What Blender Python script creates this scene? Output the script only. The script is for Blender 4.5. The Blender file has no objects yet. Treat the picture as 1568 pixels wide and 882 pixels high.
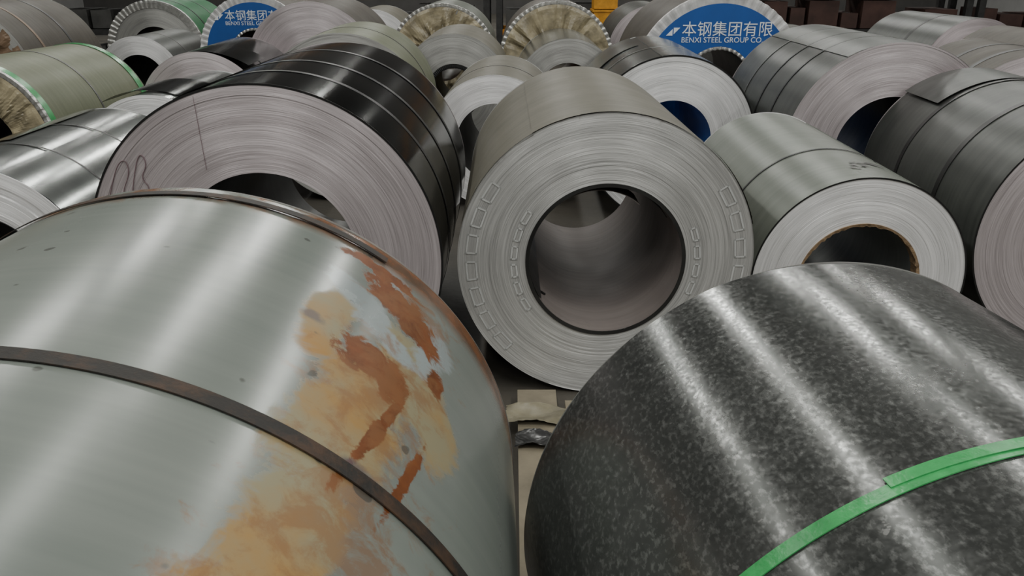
import bpy, math, random
from mathutils import Vector
random.seed(7)
col=bpy.context.scene.collection
sin,cos,pi=math.sin,math.cos,math.pi
# ---------------------------------------------------------------- node helpers
class G:
    def __init__(s,name):
        s.m=bpy.data.materials.new(name); s.m.use_nodes=True
        s.nt=s.m.node_tree; s.n=s.nt.nodes; s.b=s.n['Principled BSDF']
        s._o=None
    def new(s,t,**k):
        x=s.n.new(t)
        for a,b in k.items(): setattr(x,a,b)
        return x
    def put(s,sock,v):
        if hasattr(v,'is_output'): s.nt.links.new(v,sock)
        else:
            if isinstance(v,tuple) and len(v)==3 and sock.type=='RGBA': v=v+(1,)
            sock.default_value=v
    def set(s,name,v): s.put(s.b.inputs[name],v)
    def obj(s):
        if not s._o: s._o=s.new('ShaderNodeTexCoord').outputs['Object']
        return s._o
    def math(s,op,a,b=0.0,c=0.0,clamp=False):
        x=s.new('ShaderNodeMath',operation=op,use_clamp=clamp)
        s.put(x.inputs[0],a); s.put(x.inputs[1],b); s.put(x.inputs[2],c)
        return x.outputs[0]
    def sc(s,v,k):
        x=s.new('ShaderNodeMapping'); s.put(x.inputs['Vector'],v); x.inputs['Scale'].default_value=k
        return x.outputs[0]
    def noise(s,v,scale=5.,detail=3.,rough=.5,dist=0.):
        x=s.new('ShaderNodeTexNoise'); s.put(x.inputs['Vector'],v)
        x.inputs['Scale'].default_value=scale; x.inputs['Detail'].default_value=detail
        x.inputs['Roughness'].default_value=rough; x.inputs['Distortion'].default_value=dist
        return x.outputs['Fac']
    def ramp(s,v,a,b,lo=0.,hi=1.):
        x=s.new('ShaderNodeMapRange'); s.put(x.inputs['Value'],v)
        x.inputs['From Min'].default_value=a; x.inputs['From Max'].default_value=b
        x.inputs['To Min'].default_value=lo; x.inputs['To Max'].default_value=hi
        return x.outputs[0]
    def mix(s,f,a,b):
        x=s.new('ShaderNodeMix',data_type='RGBA'); s.put(x.inputs[0],f); s.put(x.inputs[6],a); s.put(x.inputs[7],b)
        return x.outputs[2]
    def bump(s,h,st=.3,d=.01):
        x=s.new('ShaderNodeBump'); x.inputs['Strength'].default_value=st; x.inputs['Distance'].default_value=d
        s.put(x.inputs['Height'],h); s.nt.links.new(x.outputs[0],s.b.inputs['Normal'])
    def xyz(s):
        x=s.new('ShaderNodeSeparateXYZ'); s.put(x.inputs[0],s.obj()); return x.outputs
    def tangent(s):
        x=s.new('ShaderNodeTangent',direction_type='RADIAL',axis='Y'); s.nt.links.new(x.outputs[0],s.b.inputs['Tangent'])
        s.b.inputs['Anisotropic Rotation'].default_value=.25

def body_mat(name,c1,c2,metal=.6,rough=.35,aniso=.5,speck=0.,stain=0.,wav=.04,spec=.5):
    g=G(name); o=g.obj()
    st=g.noise(g.sc(o,(2,45,2)),1.,4.,.6)
    bl=g.noise(o,3.,5.,.6)
    f=g.ramp(g.math('ADD',g.math('MULTIPLY',st,.6),g.math('MULTIPLY',bl,.5)),.38,.72)
    c=g.mix(f,c1,c2)
    ro=g.ramp(g.noise(o,4.,4.,.6),.3,.7,rough*.9,rough*1.1)
    if speck:
        sp=g.noise(g.sc(o,(1,.6,1)),140.,3.,.6)
        sf=g.ramp(sp,.50,.78,0,speck)
        c=g.mix(sf,c,tuple(min(1,x*3+.06) for x in c2))
        sp3=g.noise(o,45.,3.,.6)
        c=g.mix(g.ramp(sp3,.70,.73,0,.4),c,(.3,.3,.29))
        sc=g.noise(o,130.,2.,.5)
        ro=g.math('ADD',ro,g.ramp(sc,.35,.65,-.045,.055))
    if stain:
        sn=g.noise(o,7.,6.,.7,.6)
        c=g.mix(g.ramp(sn,.62,.72,0,stain),c,tuple(x*.35 for x in c1))
    g.set('Base Color',c); g.set('Metallic',metal)
    g.set('Roughness',ro); g.set('Specular IOR Level',spec)
    g.set('Anisotropic',aniso); g.tangent()
    g.bump(g.noise(o,3.,1.),wav,.02)
    return g.m
def face_mat(name,c1,c2,metal=.55,rough=.36,rings=330.,aniso=.85):
    g=G(name); x,y,z=g.xyz()
    r=g.math('SQRT',g.math('ADD',g.math('MULTIPLY',x,x),g.math('MULTIPLY',z,z)))
    cv=g.new('ShaderNodeCombineXYZ'); g.put(cv.inputs[0],g.math('MULTIPLY',r,rings))
    g.put(cv.inputs[1],g.math('MULTIPLY',x,4.)); g.put(cv.inputs[2],g.math('MULTIPLY',z,4.))
    fine=g.noise(cv.outputs[0],1.,3.,.75)
    cv2=g.new('ShaderNodeCombineXYZ'); g.put(cv2.inputs[0],g.math('MULTIPLY',r,30.)); g.put(cv2.inputs[1],x); g.put(cv2.inputs[2],z)
    co=g.noise(cv2.outputs[0],1.,2.,.5)
    f=g.ramp(g.math('ADD',g.math('MULTIPLY',fine,.8),g.math('MULTIPLY',co,.3)),.40,.70)
    c=g.mix(f,tuple(k*.86 for k in c1),c2)
    g.set('Base Color',c); g.set('Metallic',metal)
    g.set('Roughness',g.ramp(fine,.3,.7,rough*.8,rough*1.2)); g.set('Anisotropic',aniso); g.tangent()
    g.bump(fine,.5,.0015)
    return g.m
def plain(name,c,metal=0.,rough=.5,var=.25,scale=12.,bump=.1,bscale=None):
    g=G(name); o=g.obj(); n=g.noise(o,scale,5.,.6)
    g.set('Base Color',g.mix(g.ramp(n,.3,.7),tuple(x*(1-var) for x in c),tuple(min(1,x*(1+var)) for x in c)))
    g.set('Metallic',metal); g.set('Roughness',rough); g.bump(g.noise(o,bscale or scale*2,4.),bump,.01)
    return g.m

M={}
M['grey_green']=body_mat('sheet_grey_green',(.105,.118,.10),(.15,.162,.142),.12,.38,.3,spec=.28)
M['tan']=body_mat('sheet_tan',(.09,.085,.066),(.132,.123,.098),.0,.5,.1,stain=.35,spec=.22)
M['black']=body_mat('sheet_black_glossy',(.022,.025,.026),(.055,.058,.058),.9,.13,.5,wav=.05)
M['graph']=body_mat('sheet_graphite_spangle',(.062,.066,.063),(.088,.091,.087),.65,.21,.45,speck=.5,wav=.02)
M['dark']=body_mat('sheet_dark_grey',(.04,.043,.04),(.072,.076,.07),.2,.38,.3,wav=.02,spec=.32)
M['brown']=body_mat('sheet_brown_grey',(.045,.039,.031),(.08,.07,.057),.0,.5,.1,spec=.2)
M['silver']=body_mat('sheet_silver',(.15,.163,.157),(.25,.26,.253),.75,.2,.3)
M['olive']=body_mat('sheet_olive',(.10,.11,.068),(.15,.16,.108),.0,.45,.1,spec=.22)
M['greenwrap']=body_mat('sheet_green_film',(.015,.09,.035),(.03,.15,.06),0,.45,.1,spec=.22)
M['bluebody']=body_mat('sheet_blue',(.02,.08,.3),(.03,.13,.42),.1,.4)
M['f_pink']=face_mat('strip_edges_mauve',(.46,.41,.423),(.68,.62,.64))
M['f_sil']=face_mat('strip_edges_silver',(.43,.43,.425),(.72,.72,.705))
M['f_white']=face_mat('strip_edges_bright',(.68,.68,.685),(.98,.98,.985),.45,.33)
M['f_grey']=face_mat('strip_edges_grey',(.30,.30,.29),(.48,.48,.46))
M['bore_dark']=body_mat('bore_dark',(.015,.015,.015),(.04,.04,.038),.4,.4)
M['bore_mauve']=body_mat('bore_mauve_grey',(.15,.127,.12),(.20,.176,.165),.0,.6,.0,stain=.3,spec=.25)
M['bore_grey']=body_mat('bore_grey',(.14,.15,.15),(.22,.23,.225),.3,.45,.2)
M['strap_dark']=plain('strap_dark',(.022,.022,.022),.5,.4)
M['strap_grey']=plain('strap_grey',(.09,.09,.086),.5,.4)
M['strap_green']=plain('strap_green_pet',(.035,.25,.075),0,.25,.25,30)
M['strap_white']=plain('edge_light',(.6,.6,.6),.3,.35)
M['cardboard']=plain('cardboard_torn',(.20,.135,.075),0,.9,.35,30,.6)
M['ring']=plain('edge_protector_silver',(.5,.5,.48),.8,.3,.2,25,.3)
M['kraft']=plain('kraft_paper',(.15,.098,.06),0,.5,.35,8,.8,14)
M['cream']=plain('cream_film',(.26,.225,.145),0,.3,.5,8,.8,14)
M['blue']=plain('banner_blue',(.008,.07,.29),0,.5,.1,4,.1)
M['white']=plain('print_white',(.7,.74,.78),0,.5,.02)
M['ink']=plain('marker_ink',(.14,.09,.10),0,.6,.1)
M['tape']=plain('marking_frame',(.50,.51,.50),.3,.4,.1)
M['smear']=plain('oil_smear',(.03,.03,.028),.2,.35,.3)
g=G('strap_rusty'); n=g.noise(g.obj(),22.,5.,.7)
g.set('Base Color',g.mix(g.ramp(n,.42,.68),(.020,.018,.016),(.06,.034,.02))); g.set('Metallic',.1); g.set('Roughness',.55); g.set('Specular IOR Level',.25); g.bump(n,.4,.004); M['strap_rust']=g.m

def weathered():
    g=G('sheet_weathered_rust'); o=g.obj(); x,y,z=g.xyz()
    th=g.math('MULTIPLY',g.math('ARCTAN2',x,z),57.2958)
    nz=g.noise(o,9.,7.,.68,.4); n2=g.noise(o,26.,5.,.6); nr=g.noise(g.sc(o,(1,1,1)),22.,6.,.7,.5)
    def dn(n,k): return g.math('MULTIPLY',g.math('SUBTRACT',n,.5),k)
    def blobs(L,extra=1.,nn=None):
        out=None
        for (t0,y0,a,b,sk) in L:
            yy=g.math('SUBTRACT',y,y0)
            tt=g.math('SUBTRACT',g.math('SUBTRACT',th,t0),g.math('MULTIPLY',yy,sk))
            e=g.math('SQRT',g.math('ADD',g.math('POWER',g.math('ABSOLUTE',g.math('DIVIDE',tt,a)),2.),g.math('POWER',g.math('ABSOLUTE',g.math('DIVIDE',yy,b)),2.)))
            out=e if out is None else g.math('MINIMUM',out,e)
        return g.math('ADD',out,dn(nn or nz,3.4*extra))
    st=g.noise(g.sc(o,(2,45,2)),1.,4.,.6)
    base=g.mix(g.ramp(g.math('ADD',g.math('MULTIPLY',st,.3),g.math('MULTIPLY',g.noise(o,2.5,3.),.7)),.35,.65),(.128,.145,.132),(.17,.187,.169))
    cream=blobs([(41,.70,7.5,.20,20),(38,.44,6,.12,20),(47,.84,7,.14,0),(35,.28,5.5,.12,0),(52,.80,5,.10,0),(33,.85,4,.10,0)],.75)
    cm=g.ramp(cream,1.15,.85)
    c=g.mix(cm,base,g.mix(g.ramp(g.noise(o,6.,5.,.6),.4,.64),(.20,.18,.112),(.26,.145,.042)))
    pale=g.ramp(blobs([(50,.99,4,.10,0),(40,1.10,4,.05,0),(35,.98,5,.05,-60),(42,.90,5,.03,-60)],.8),1.1,.8)
    c=g.mix(pale,c,(.21,.24,.24))
    rust=blobs([(41,1.04,5.,.055,-40),(46.5,1.01,4.5,.065,-30),(40,.82,4.6,.045,20),(44.5,.80,2.8,.05,0),(52,.90,1.8,.035,0),(44,.68,1.,.13,25),(49,.62,.9,.10,25),(38,1.11,7,.022,0)],.7,nr)
    rm=g.ramp(rust,1.10,.88)
    c=g.mix(rm,c,g.mix(g.ramp(n2,.3,.7),(.085,.028,.010),(.165,.055,.018)))
    faint=g.ramp(blobs([(44,.78,9,.2,20),(46,1.05,9,.08,0),(42,.5,9,.2,20)],1.6,nr),1.0,.2,0,.6)
    c=g.mix(faint,c,(.17,.08,.033))
    ed=g.math('MULTIPLY',g.ramp(y,1.115,1.16),g.ramp(g.math('ADD',nz,g.math('MULTIPLY',g.ramp(th,5,40),.3)),.5,.62))
    c=g.mix(ed,c,g.mix(g.ramp(n2,.4,.6),(.08,.045,.025),(.16,.065,.026)))
    sc=blobs([(8,.30,5,.03,60),(11,.40,2,.02,0),(43,.58,3,.02,-60),(31,.84,2.2,.018,-50)],.9)
    c=g.mix(g.ramp(sc,1.1,.6,0,.7),c,(.06,.055,.07))
    d=g.noise(o,24.,1.); c=g.mix(g.ramp(d,.75,.77,0,.7),c,(.05,.05,.045))
    g.set('Base Color',c)
    patch=g.math('MAXIMUM',cm,rm)
    g.set('Metallic',g.ramp(patch,0,1,.10,.0)); g.set('Specular IOR Level',g.ramp(patch,0,1,.40,.18))
    g.set('Roughness',g.math('ADD',g.ramp(patch,0,1,.235,.42),g.ramp(g.noise(o,3.,3.),.3,.7,-.02,.02)))
    g.set('Anisotropic',.2); g.tangent()
    g.bump(g.math('ADD',g.noise(o,3.,1.),g.math('MULTIPLY',rm,.04)),.05,.02)
    return g.m
M['weather']=weathered()

# ---------------------------------------------------------------- mesh helpers
def mesh(name,v,f,mats,mi=None,smooth=None,parent=None,loc=None,yaw=0):
    me=bpy.data.meshes.new(name); me.from_pydata(v,[],f); 
    for m in mats: me.materials.append(m)
    if mi: me.polygons.foreach_set('material_index',mi)
    if smooth is True: smooth=[True]*len(f)
    if smooth: me.polygons.foreach_set('use_smooth',smooth)
    me.update()
    ob=bpy.data.objects.new(name,me); col.objects.link(ob)
    if parent: ob.parent=parent
    if loc: ob.location=loc; ob.rotation_euler=(0,0,yaw)
    return ob
def empty(name,loc=(0,0,0),yaw=0):
    e=bpy.data.objects.new(name,None); col.objects.link(e); e.location=loc; e.rotation_euler=(0,0,yaw); e.empty_display_size=.1
    return e
def band(name,R,y0,w,m,parent,t=.0015,a0=0,a1=360,lift=0,skew=0,seg=160):
    n=max(6,int(seg*abs(a1-a0)/360)); v=[];f=[]
    for i in range(n+1):
        k=i/n; a=math.radians(a0+(a1-a0)*k); rr=R+lift*k*k
        yy=y0+skew*k
        for (dr,dy) in ((0,-w/2),(t,-w/2),(t,w/2),(0,w/2)):
            v.append(((rr+dr)*sin(a),yy+dy,(rr+dr)*cos(a)))
    for i in range(n):
        b=i*4
        for j in range(4): f.append((b+j,b+(j+1)%4,b+4+(j+1)%4,b+4+j))
    f.append((0,1,2,3)); f.append(tuple(n*4+j for j in (3,2,1,0)))
    ob=mesh(name,v,f,[m],smooth=True,parent=parent)
    ob.data.set_sharp_from_angle(angle=.6)
    return ob
def coil(name,x,y,R,yaw,L,r,bm,fm,om='bore_dark',straps=(),seg=128,rings=14,jit=.0005,lap=200,dent=0,edge=None,face='metal'):
    e=empty(name,(x,y,R),-math.radians(yaw))
    rnd=random.Random(int(abs(x*1000)+y*77))
    v=[];f=[];mi=[];sm=[]
    ny=18; l0=math.radians(lap); base=len(v)
    ph=[rnd.uniform(0,6.28) for _ in range(6)]
    for j in range(ny+1):
        yy=L*j/ny
        edgew=max(0,1-min(yy,L-yy)/.12)
        for i in range(seg+1):
            a=l0+2*pi*i/seg
            rr=R-.004*(i/seg)-edgew*.0015*(1+sin(5*a+ph[0]))-dent*.002*(1+sin(3*a+ph[1])*sin(yy*5+ph[2]))
            y2=yy
            if j in(0,ny): y2+=.0015*sin(9*a+ph[3])+.001*sin(23*a+ph[4])
            v.append((rr*sin(a),y2,rr*cos(a)))
    for j in range(ny):
        for i in range(seg):
            a=base+j*(seg+1)+i; f.append((a,a+1,a+seg+2,a+seg+1)); mi.append(0); sm.append(True)
    b=len(v)
    for j in range(ny+1):
        v.append(v[base+j*(seg+1)]); v.append(v[base+j*(seg+1)+seg])
    for j in range(ny): f.append((b+2*j,b+2*j+1,b+2*j+3,b+2*j+2)); mi.append(0); sm.append(False)
    b=len(v)
    for j in range(9):
        for i in range(seg):
            a=2*pi*i/seg; v.append((r*sin(a),L*j/8,r*cos(a)))
    for j in range(8):
        for i in range(seg):
            a=b+j*seg+i; a2=b+j*seg+(i+1)%seg; f.append((a,a+seg,a2+seg,a2)); mi.append(2); sm.append(True)
    for side in (0,1):
        nr=rings if side==0 else 4
        cuts=[r]+sorted(r+(R-.0025-r)*rnd.random() for _ in range(nr-1))+[R-.0025]
        b=len(v); offs=[rnd.uniform(-jit,jit) for _ in range(nr)]
        if side==0 and face=='metal': offs[-1]=-.002; 
        for k in range(nr):
            for rr in (cuts[k],cuts[k+1]):
                for i in range(seg):
                    a=2*pi*i/seg; v.append((rr*sin(a),(L if side else 0)+offs[k],rr*cos(a)))
        for k in range(2*nr-1):
            for i in range(seg):
                a=b+k*seg+i;a2=b+k*seg+(i+1)%seg
                f.append((a,a2,a2+seg,a+seg)); mi.append(1); sm.append(False)
    ob=mesh('wound_sheet',v,f,[M[bm],M[fm],M[om]],mi,sm,parent=e)
    for s in straps:
        yy,w,mm=s[:3]; band('strap',R-.001,yy,w,M[mm],e,skew=(s[3] if len(s)>3 else 0),seg=seg)
    return e
def edge_ring(e,R,y,m='ring',w=.03,ticks=90,inner=False,dep=.05,front=True):
    v=[];f=[];n=ticks*4;s=-1 if inner else 1
    prof=[(R-s*dep*1.6,-.004),(R-s*dep*.4,-.007),(R+s*.002,-.006),(R+s*.004,0.0),(R+s*.0035,w)]
    for i in range(n):
        a=2*pi*i/n; p=.0035*(1 if i%4<2 else 0)
        for k,(rr,yy) in enumerate(prof):
            v.append(((rr+(p if 0<k<4 else 0)*s)*sin(a),y+yy-(p if k<3 else 0),(rr+(p if 0<k<4 else 0)*s)*cos(a)))
    K=len(prof)
    for i in range(n):
        for k in range(K-1):
            a=i*K+k;b=((i+1)%n)*K+k; f.append((a,b,b+1,a+1))
    return mesh('edge_protector_inner' if inner else 'edge_protector',v,f,[M[m]],parent=e)
def pleated_face(e,R,r,m,amp=.02,folds=34,seed=1):
    rnd=random.Random(seed); n=folds*8; nr=10;v=[];f=[]
    ph=[rnd.uniform(0,6.28) for _ in range(8)]
    jj=[rnd.uniform(.2,1.3) for _ in range(folds*2+2)]
    for i in range(n):
        a=2*pi*i/n
        for k in range(nr+1):
            t=k/nr; rr=r+(R-r)*t
            u=a+.10*sin(5*a+ph[0])+.06*sin(11*a+ph[1])+.05*sin(t*5+ph[4])
            w=(sin(folds*u)*.5+.3*sin(folds*1.63*u+4*t+ph[3]))*jj[int(i/8)]
            v.append((rr*sin(a),-.012-amp*(.35+.65*(1-t))*(.6+w)*(.25 if k in(0,nr) else 1),rr*cos(a)))
    for i in range(n):
        for k in range(nr):
            a=i*(nr+1)+k;b=((i+1)%n)*(nr+1)+k; f.append((a,b,b+1,a+1))
    return mesh('crinkled_wrap',v,f,[M[m]],parent=e)
def disc_ring(e,name,r0,r1,y,m,n=128,t=.003):
    v=[];f=[]
    for i in range(n):
        a=2*pi*i/n
        for (rr,yy) in ((r0,y),(r0,y-t),(r1,y-t),(r1,y)): v.append((rr*sin(a),yy,rr*cos(a)))
    for i in range(n):
        for k in range(3):
            a=i*4+k;b=((i+1)%n)*4+k; f.append((a,b,b+1,a+1))
    return mesh(name,v,f,[M[m]],parent=e)
def text(e,s,x,z,size,m='white',y=-.012):
    c=bpy.data.curves.new('lettering','FONT'); c.body=s; c.size=size; c.extrude=.0008
    c.materials.append(M[m]); o=bpy.data.objects.new('lettering',c); col.objects.link(o)
    o.parent=e; o.location=(x,y,z); o.rotation_euler=(pi/2,0,0); return o
def polyline(e,name,pts,m,rad=.0015):
    c=bpy.data.curves.new(name,'CURVE'); c.dimensions='3D'; c.bevel_depth=rad; c.bevel_resolution=1
    sp=c.splines.new('NURBS'); sp.points.add(len(pts)-1); sp.order_u=3; sp.use_endpoint_u=True
    for p,q in zip(sp.points,pts): p.co=(q[0],q[1],q[2],1)
    c.materials.append(M[m]); o=bpy.data.objects.new(name,c); col.objects.link(o); o.parent=e; return o
def box(name,x0,x1,y0,y1,z0,z1,m,parent=None):
    v=[(x,y,z) for x in(x0,x1) for y in(y0,y1) for z in(z0,z1)]
    f=[(0,1,3,2),(4,6,7,5),(0,4,5,1),(2,3,7,6),(0,2,6,4),(1,5,7,3)]
    return mesh(name,v,f,[m],parent=parent)
def joinboxes(name,bs,m,loc=(0,0,0),parent=None):
    v=[];f=[]
    for (x0,x1,y0,y1,z0,z1) in bs:
        b=len(v); v+=[(x,y,z) for x in(x0,x1) for y in(y0,y1) for z in(z0,z1)]
        f+=[tuple(b+i for i in q) for q in ((0,1,3,2),(4,6,7,5),(0,4,5,1),(2,3,7,6),(0,2,6,4),(1,5,7,3))]
    o=mesh(name,v,f,[m],parent=parent); o.location=loc; return o
def smears(e,R,L):
    rnd=random.Random(4)
    v=[];f=[]
    for (td,y0,s) in L:
        for q in range(4):
            t0=math.radians(td)+rnd.uniform(-.5,.5)*s/R; yy=y0+rnd.uniform(-.7,.7)*s
            n=14; b=len(v)
            for i in range(n):
                a=2*pi*i/n; rr=s*rnd.uniform(.12,.5)
                tt=t0+rr*cos(a)*1.2/R
                v.append(((R+.0012)*sin(tt),yy+rr*sin(a)*.7,(R+.0012)*cos(tt)))
            f.append(tuple(range(b,b+n)))
    return mesh('oil_smears',v,f,[M['smear']],parent=e)

# ---------------------------------------------------------------- COILS
F1=coil('steel_coil',-.54,.14,.575,-1.4,1.20,.28,'weather','f_grey',seg=256,lap=170)
band('strap',.5745,.57,.024,M['strap_rust'],F1,seg=256)
band('strap_end',.5755,1.155,.020,M['strap_rust'],F1,a0=-60,a1=38,seg=256)
F2=coil('steel_coil',.69,.10,.517,-7.5,1.20,.28,'graph','f_grey',seg=256,lap=200)
band('strap',.5165,.64,.019,M['strap_green'],F2,seg=256)
band('strap_tail',.5182,.650,.016,M['strap_green'],F2,a0=-24,a1=10,lift=.002,skew=-.008,seg=256)
C1=coil('steel_coil',.33,2.69,.525,-.5,1.28,.28,'tan','f_sil','bore_mauve',seg=256,rings=24,lap=-30)
v=[];f=[];n=300
for i in range(n+1):
    a=math.radians(-75+150*i/n)
    d=.003*random.random()+(.009 if random.random()<.08 else 0)
    v+=[(.5262*sin(a),.03,.5262*cos(a)),((.5262)*sin(a),-.001-d,(.5262)*cos(a))]
for i in range(n): f.append((2*i,2*i+1,2*i+3,2*i+2))
mesh('wrap_fringe',v,f,[M['tan']],parent=C1,smooth=True)
def frames(e,rc,hh,angs,wd):
    v=[];f=[]
    for ad in angs:
        a=math.radians(ad); t=.006
        for (du0,du1,dr0,dr1) in ((-wd,wd,hh-t,hh),(-wd,wd,-hh,-hh+t),(-wd,-wd+t,-hh,hh),(wd-t,wd,-hh,hh)):
            b=len(v)
            for (du,dr) in ((du0,dr0),(du1,dr0),(du1,dr1),(du0,dr1)):
                aa=a+du/rc; rr=rc+dr; v.append((rr*sin(aa),-.0028,rr*cos(aa)))
            f.append((b,b+1,b+2,b+3))
    return mesh('marking_frames',v,f,[M['tape']],parent=e)
frames(C1,.475,.020,[-58,-70,-82,-94,-106,-118,-130]+[60,72,84,96,108],.036)
frames(C1,.325,.012,[-60,-72,-84,-96,-108,-120]+[72,84,96,108],.026)
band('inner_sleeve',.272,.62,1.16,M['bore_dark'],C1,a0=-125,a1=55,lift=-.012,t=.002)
band('inner_sleeve_lip',.258,.10,.14,M['bore_mauve'],C1,a0=-38,a1=30,lift=-.03,t=.002)
band('loose_liner_tongue',.250,.30,.34,M['bore_grey'],C1,a0=-25,a1=20,lift=-.03,t=.002)
disc_ring(C1,'bore_edge',.270,.283,-.001,'bore_dark',t=.004)
polyline(C1,'liner_tear',[(-.262,.03,-.085),(-.252,.07,-.115),(-.235,.11,-.15),(-.205,.15,-.185)],'strap_dark',.0045)
polyline(C1,'liner_tear',[(-.268,.02,-.06),(-.263,.05,-.08),(-.262,.09,-.09)],'strap_dark',.005)
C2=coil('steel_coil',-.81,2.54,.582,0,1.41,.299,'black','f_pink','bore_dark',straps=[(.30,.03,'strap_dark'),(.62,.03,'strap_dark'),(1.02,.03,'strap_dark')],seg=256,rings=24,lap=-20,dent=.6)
band('loose_outer_sheet',.584,.75,1.3,M['black'],C2,a0=-20,a1=-75,lift=.03,t=.0012)
disc_ring(C2,'edge_line',.574,.581,-.002,'strap_dark',t=.0015)
dz=.17
polyline(C2,'handwriting',[(a,-.003,b+dz) for a,b in ((-.50,.02),(-.46,.14),(-.42,.18),(-.41,.13),(-.45,.06),(-.43,.0),(-.40,.12),(-.37,.2),(-.35,.16),(-.38,.11),(-.35,.08),(-.37,.02))],'ink',.0014)
polyline(C2,'handwriting_tail',[(a,-.003,b+dz) for a,b in ((-.52,-.08),(-.5,.03),(-.45,.0),(-.42,-.08))],'ink',.0011)
polyline(C2,'crease',[(-.165,-.002,.31),(-.17,-.002,.42),(-.175,-.002,.54)],'ink',.0007)
R1=coil('steel_coil',1.29,2.82,.399,1.1,1.37,.225,'grey_green','f_white','bore_grey',straps=[(.48,.012,'strap_dark')],seg=192,rings=20,lap=30)
v=[];f=[];n=120
for i in range(n):
    a=2*pi*i/n; j=random.uniform(0,.007)
    v+=[(.226*sin(a),.05,.226*cos(a)),(.226*sin(a),-.004-j*.6,.226*cos(a)),((.219-j)*sin(a),-.003,(.219-j)*cos(a)),((.219-j*.5)*sin(a),.05,(.219-j*.5)*cos(a))]
for i in range(n):
    for k in range(3):
        a=i*4+k;b=((i+1)%n)*4+k; f.append((a,b,b+1,a+1))
mesh('cardboard_core',v,f,[M['cardboard']],parent=R1)
disc_ring(R1,'edge_line',.392,.398,-.002,'strap_dark',t=.0015)
smears(R1,.3985,[(8,.22,.045),(2,.20,.04),(14,.26,.04),(-2,.15,.03)])
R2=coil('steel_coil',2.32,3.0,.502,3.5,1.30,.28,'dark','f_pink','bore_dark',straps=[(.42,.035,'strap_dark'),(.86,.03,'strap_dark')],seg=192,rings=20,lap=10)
disc_ring(R2,'edge_line',.494,.501,-.002,'strap_dark',t=.0015)
band('loose_outer_sheet',.5035,1.09,.40,M['dark'],R2,a0=8,a1=-42,lift=.012,t=.0012)
R3=coil('steel_coil',2.03,4.35,.565,.1,1.34,.285,'dark','f_pink','bore_dark',straps=[(.35,.02,'strap_dark'),(.62,.02,'strap_dark'),(.95,.02,'strap_grey')],seg=160,lap=-30)
R4=coil('steel_coil',3.14,4.89,.51,7,1.05,.28,'brown','f_pink','bore_dark',straps=[(.25,.05,'strap_dark'),(.6,.05,'strap_dark')])
R5=coil('steel_coil',.965,4.9,.505,1.5,1.35,.241,'silver','f_white','bluebody',straps=[(.5,.02,'strap_grey')],seg=160,lap=-10)
band('loose_outer_sheet',.506,1.05,.55,M['silver'],R5,a0=-15,a1=-70,lift=.02,t=.0012)
disc_ring(R5,'edge_line',.495,.504,-.002,'strap_dark')
L1=coil('steel_coil',-1.93,2.75,.43,-1,1.2,.25,'silver','f_white','bore_dark',straps=[(.35,.012,'strap_dark'),(.75,.012,'strap_dark')],seg=192,rings=14,jit=.005,lap=20)
band('loose_outer_sheet',.431,.8,.75,M['black'],L1,a0=-5,a1=-60,lift=.05,t=.0012)
M1=coil('steel_coil',-2.0,4.5,.42,0,1.1,.22,'silver','f_white',lap=40)
band('loose_outer_sheet',.421,.35,.5,M['black'],M1,a0=20,a1=-40,lift=.05,t=.0012)
L3=coil('steel_coil',-2.27,6.03,.46,-2,1.25,.26,'black','f_pink',straps=[(.5,.03,'strap_dark')])
band('loose_outer_sheet',.461,.25,.5,M['black'],L3,a0=0,a1=45,lift=.05,t=.0012)
L4=coil('steel_coil',-3.75,8.39,.42,-1,1.1,.24,'dark','f_white',straps=[(.4,.03,'strap_grey')])
L5=coil('steel_coil',-1.8,7.55,.6,0,1.2,.2,'brown','f_pink','bore_dark')
B1=coil('steel_coil',-.5,7.13,.48,0,1.2,.2,'tan','f_grey','bore_dark'); edge_ring(B1,.2,0,'strap_dark',inner=True,dep=.02)
B4=coil('steel_coil',.49,7.26,.455,0,1.2,.25,'silver','f_grey',lap=-30)
B5=coil('steel_coil',-.11,5.2,.43,2,1.2,.25,'tan','f_white',straps=[(.5,.02,'strap_grey')],seg=160)
B6=coil('steel_coil',-1.10,5.36,.55,-2,1.1,.28,'olive','f_grey','bore_dark',straps=[(.5,.02,'strap_grey')])
B7=coil('steel_coil',1.68,10.08,.53,0,1.2,.28,'dark','f_pink')
B8=coil('steel_coil',4.36,7.9,.52,-4,1.3,.28,'dark','f_pink',straps=[(.5,.04,'strap_dark')])
coil('steel_coil',4.35,6.35,.5,0,1.2,.28,'brown','f_pink')
coil('steel_coil',-5.75,6.4,.6,0,1.2,.28,'brown','f_grey',straps=[(.4,.04,'strap_dark'),(.8,.04,'strap_dark')])
coil('steel_coil',-3.0,10.4,.47,0,1.2,.25,'brown','f_white')
coil('steel_coil',-1.7,10.3,.5,0,1.1,.25,'tan','f_white')
coil('steel_coil',3.0,9.2,.45,0,1.2,.25,'black','f_grey')
L2=coil('film_wrapped_steel_coil',-3.20,4.83,.49,4,1.2,.25,'olive','f_grey','bore_dark',straps=[(.6,.015,'strap_grey')],face='p')
pleated_face(L2,.47,.25,'cream',.02,26,3); edge_ring(L2,.49,0,'ring',w=.02,ticks=70)
band('edge_tape',.4905,.05,.05,M['strap_green'],L2); band('edge_tape',.4905,1.15,.06,M['strap_green'],L2)
for nm,(x,y,R,s) in (('B2',(-.73,8.89,.56,5)),('B3',(.45,8.54,.58,6))):
    e=coil('paper_wrapped_steel_coil',x,y,R,0,1.2,.24,'grey_green' if nm=='B2' else 'brown','f_grey','bore_dark',face='p')
    pleated_face(e,R-.03,.22,'cream',.05,15,s); edge_ring(e,R,0,'ring',w=.03,ticks=64)
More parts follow.
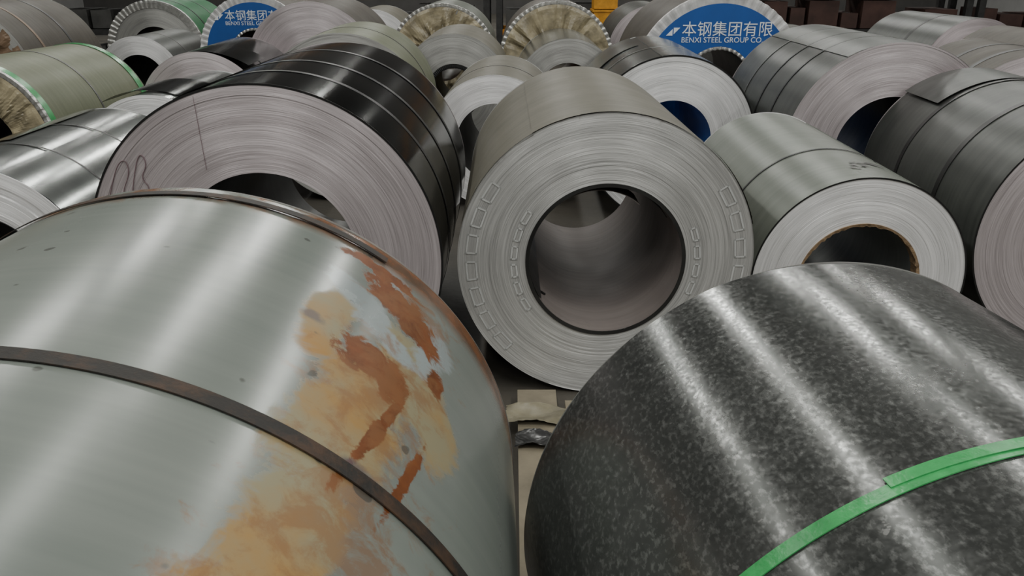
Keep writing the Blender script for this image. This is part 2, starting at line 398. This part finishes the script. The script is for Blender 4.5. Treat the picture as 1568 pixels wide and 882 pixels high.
e=coil('paper_wrapped_steel_coil',-4.4,6.6,.62,0,1.2,.28,'brown','f_grey','bore_dark',straps=[(.3,.03,'strap_dark'),(.75,.03,'strap_dark')],face='p')
e.children[0].data.materials[0]=M['kraft']; pleated_face(e,.6,.26,'kraft',.03,24,8)
tx=bpy.data.textures.new('crinkle','CLOUDS'); tx.noise_scale=.12
md=e.children[0].modifiers.new('crinkle','DISPLACE'); md.texture=tx; md.strength=.035; md.mid_level=.9
e=coil('film_wrapped_steel_coil',-4.1,9.7,.56,0,1.2,.28,'greenwrap','f_grey','bore_dark',straps=[(.3,.03,'strap_dark'),(.75,.03,'strap_grey')],face='p')
edge_ring(e,.56,0,'ring',ticks=60)
def banner(x,y,R):
    e=coil('banner_faced_steel_coil',x,y,R,0,1.2,.25,'brown','f_sil','bore_dark',face='p',seg=160)
    disc_ring(e,'banner_disc',.27,R-.07,-.006,'blue'); edge_ring(e,R,0,'strap_white',w=.03,ticks=60); edge_ring(e,.25,0,'ring',inner=True,ticks=40,dep=.02)
    text(e,'本钢集团有限',-.30,.355,.115); text(e,'BENXI STEEL GROUP CO.',-.30,.30,.055)
    text(e,'◢◤',-.42,.35,.08)
    return e
banner(1.58,6.40,.65); banner(-2.75,9.05,.60)

# ---------------------------------------------------------------- ROOM
g=G('concrete_floor'); o=g.obj(); n=g.noise(o,1.5,8.,.65)
g.set('Base Color',g.mix(g.ramp(n,.35,.65),(.035,.032,.026),(.07,.062,.05))); g.set('Roughness',.7); g.bump(g.noise(o,30.,6.),.2,.01)
YB=28
box('floor',-14,14,-10,YB,-.1,0,g.m)
wm=plain('wall_panel_grey',(.20,.20,.197),0,.7,.1,2); wd=plain('wall_panel_dark',(.05,.048,.046),0,.7,.2,2)
box('wall_back',-14,14,YB,YB+.2,0,9.5,wd); box('wall_front',-14,14,-10.2,-10,0,9.5,wm)
box('wall_left',-14.2,-14,-10,YB,0,9.5,wm); box('wall_right',14,14.2,-10,YB,0,9.5,wm)
box('ceiling',-14,14,-10,YB,9.5,9.7,wd)
hm=plain('lamp_housing',(.5,.5,.5),.5,.4,.05)
for xx in (-7,-1.5,4,9.5):
    for yy,en in ((-7,270),(-2,265),(3,100),(8,80),(13,170),(18,230),(23,180)):  # unseen lamps behind the camera are added to light the coil end faces
        e=empty('high_bay_lamp',(xx,yy,8.3))
        joinboxes('housing',[(-.25,.25,-1.6,1.6,.03,.12),(-.02,.02,-1.2,-1.16,.12,1.15),(-.02,.02,1.16,1.2,.12,1.15)],hm,parent=e)
        l=bpy.data.lights.new('lamp_panel','AREA'); l.shape='RECTANGLE'; l.size=.3; l.size_y=3.0; l.energy=en; l.color=(.99,.985,.935)
        lo=bpy.data.objects.new('lamp_panel',l); col.objects.link(lo); lo.parent=e
rm=plain('rack_steel_dark',(.04,.04,.04),.4,.5); om=plain('rack_beam_orange',(.5,.2,.015),.1,.45); bx=plain('crate_brown',(.06,.03,.024),0,.7,.4,3); gy=plain('crate_grey',(.06,.06,.057),0,.6,.4,3)
for k,(xx,c) in enumerate(((-6,gy),(-2.2,gy),(1.6,gy),(5.4,bx),(9.2,bx))):
    e=empty('storage_rack',(xx,13.5,0))
    joinboxes('uprights',[(a-.05,a+.05,b-.05,b+.05,0,2.6) for a in(-1.8,1.8) for b in(0,.9)],rm,parent=e)
    joinboxes('beams',[(-1.8,1.8,b-.03,b+.03,z,z+.09) for b in(0,.9) for z in(.45,1.05,1.9)],om if k in(1,2) else rm,parent=e)
    bs=[]
    for z in (0.0,.55,1.15,2.0):
        x0=-1.7
        while x0<1.4:
            w=random.uniform(.25,.6); bs.append((x0,x0+w-.06,.08,.8,z,z+random.uniform(.2,.42))); x0+=w
    joinboxes('crates',bs,c,parent=e)
e=empty('yellow_crate_stack',(1.36,12.6,0)); ym=plain('crate_yellow',(.6,.28,.02),0,.45)
joinboxes('crates',[(-.17,.17,-.2,.2,z,z+.26) for z in(0,.3,.6,.9)]+[(-.19,.19,-.22,.22,z+.26,z+.29) for z in(0,.3,.6,.9)],ym,parent=e)

wood=plain('wood_plank',(.17,.148,.105),0,.7,.3,6,.3)
e=empty('timber_skid',(0,2.0,0))
joinboxes('planks',[(.02,.16,-.55,.62,0.0,.05),(.19,.31,-.5,.55,0,.045)],wood,parent=e)
def crumple(name,x,y,z,sx,sy,m,seed,amp=.05):
    rnd=random.Random(seed);n=22;v=[];f=[]
    for i in range(n+1):
        for j in range(n+1):
            u=i/n-.5;w=j/n-.5
            v.append((u*sx+rnd.uniform(-.3,.3)*sx/n,w*sy+rnd.uniform(-.3,.3)*sy/n,amp*(.5+.5*sin(u*7+seed)*cos(w*6+seed*2))*rnd.uniform(.8,1)+.002))
    for i in range(n):
        for j in range(n):
            a=i*(n+1)+j; f.append((a,a+1,a+n+2,a+n+1))
    return mesh(name,v,f,[m],smooth=True,loc=(x,y,z),yaw=seed)
crumple('plastic_film_scrap',.14,2.42,.05,.32,.12,plain('film_beige',(.16,.145,.10),0,.35,.3),3.1,.03)
crumple('plastic_film_scrap',.12,2.26,.05,.22,.09,plain('film_dark',(.03,.03,.03),0,.25),6.2,.03)

# ---------------------------------------------------------------- camera / world
w=bpy.data.worlds.new('world'); bpy.context.scene.world=w; w.use_nodes=True; w.node_tree.nodes['Background'].inputs[0].default_value=(.05,.05,.05,1)
cd=bpy.data.cameras.new('camera'); c=bpy.data.objects.new('camera',cd); col.objects.link(c)
cd.sensor_width=36; cd.lens=36*1517/1920; cd.clip_start=.01; c.location=(0,0,1.5); c.rotation_euler=(math.radians(90-21.8),0,0)
bpy.context.scene.camera=c
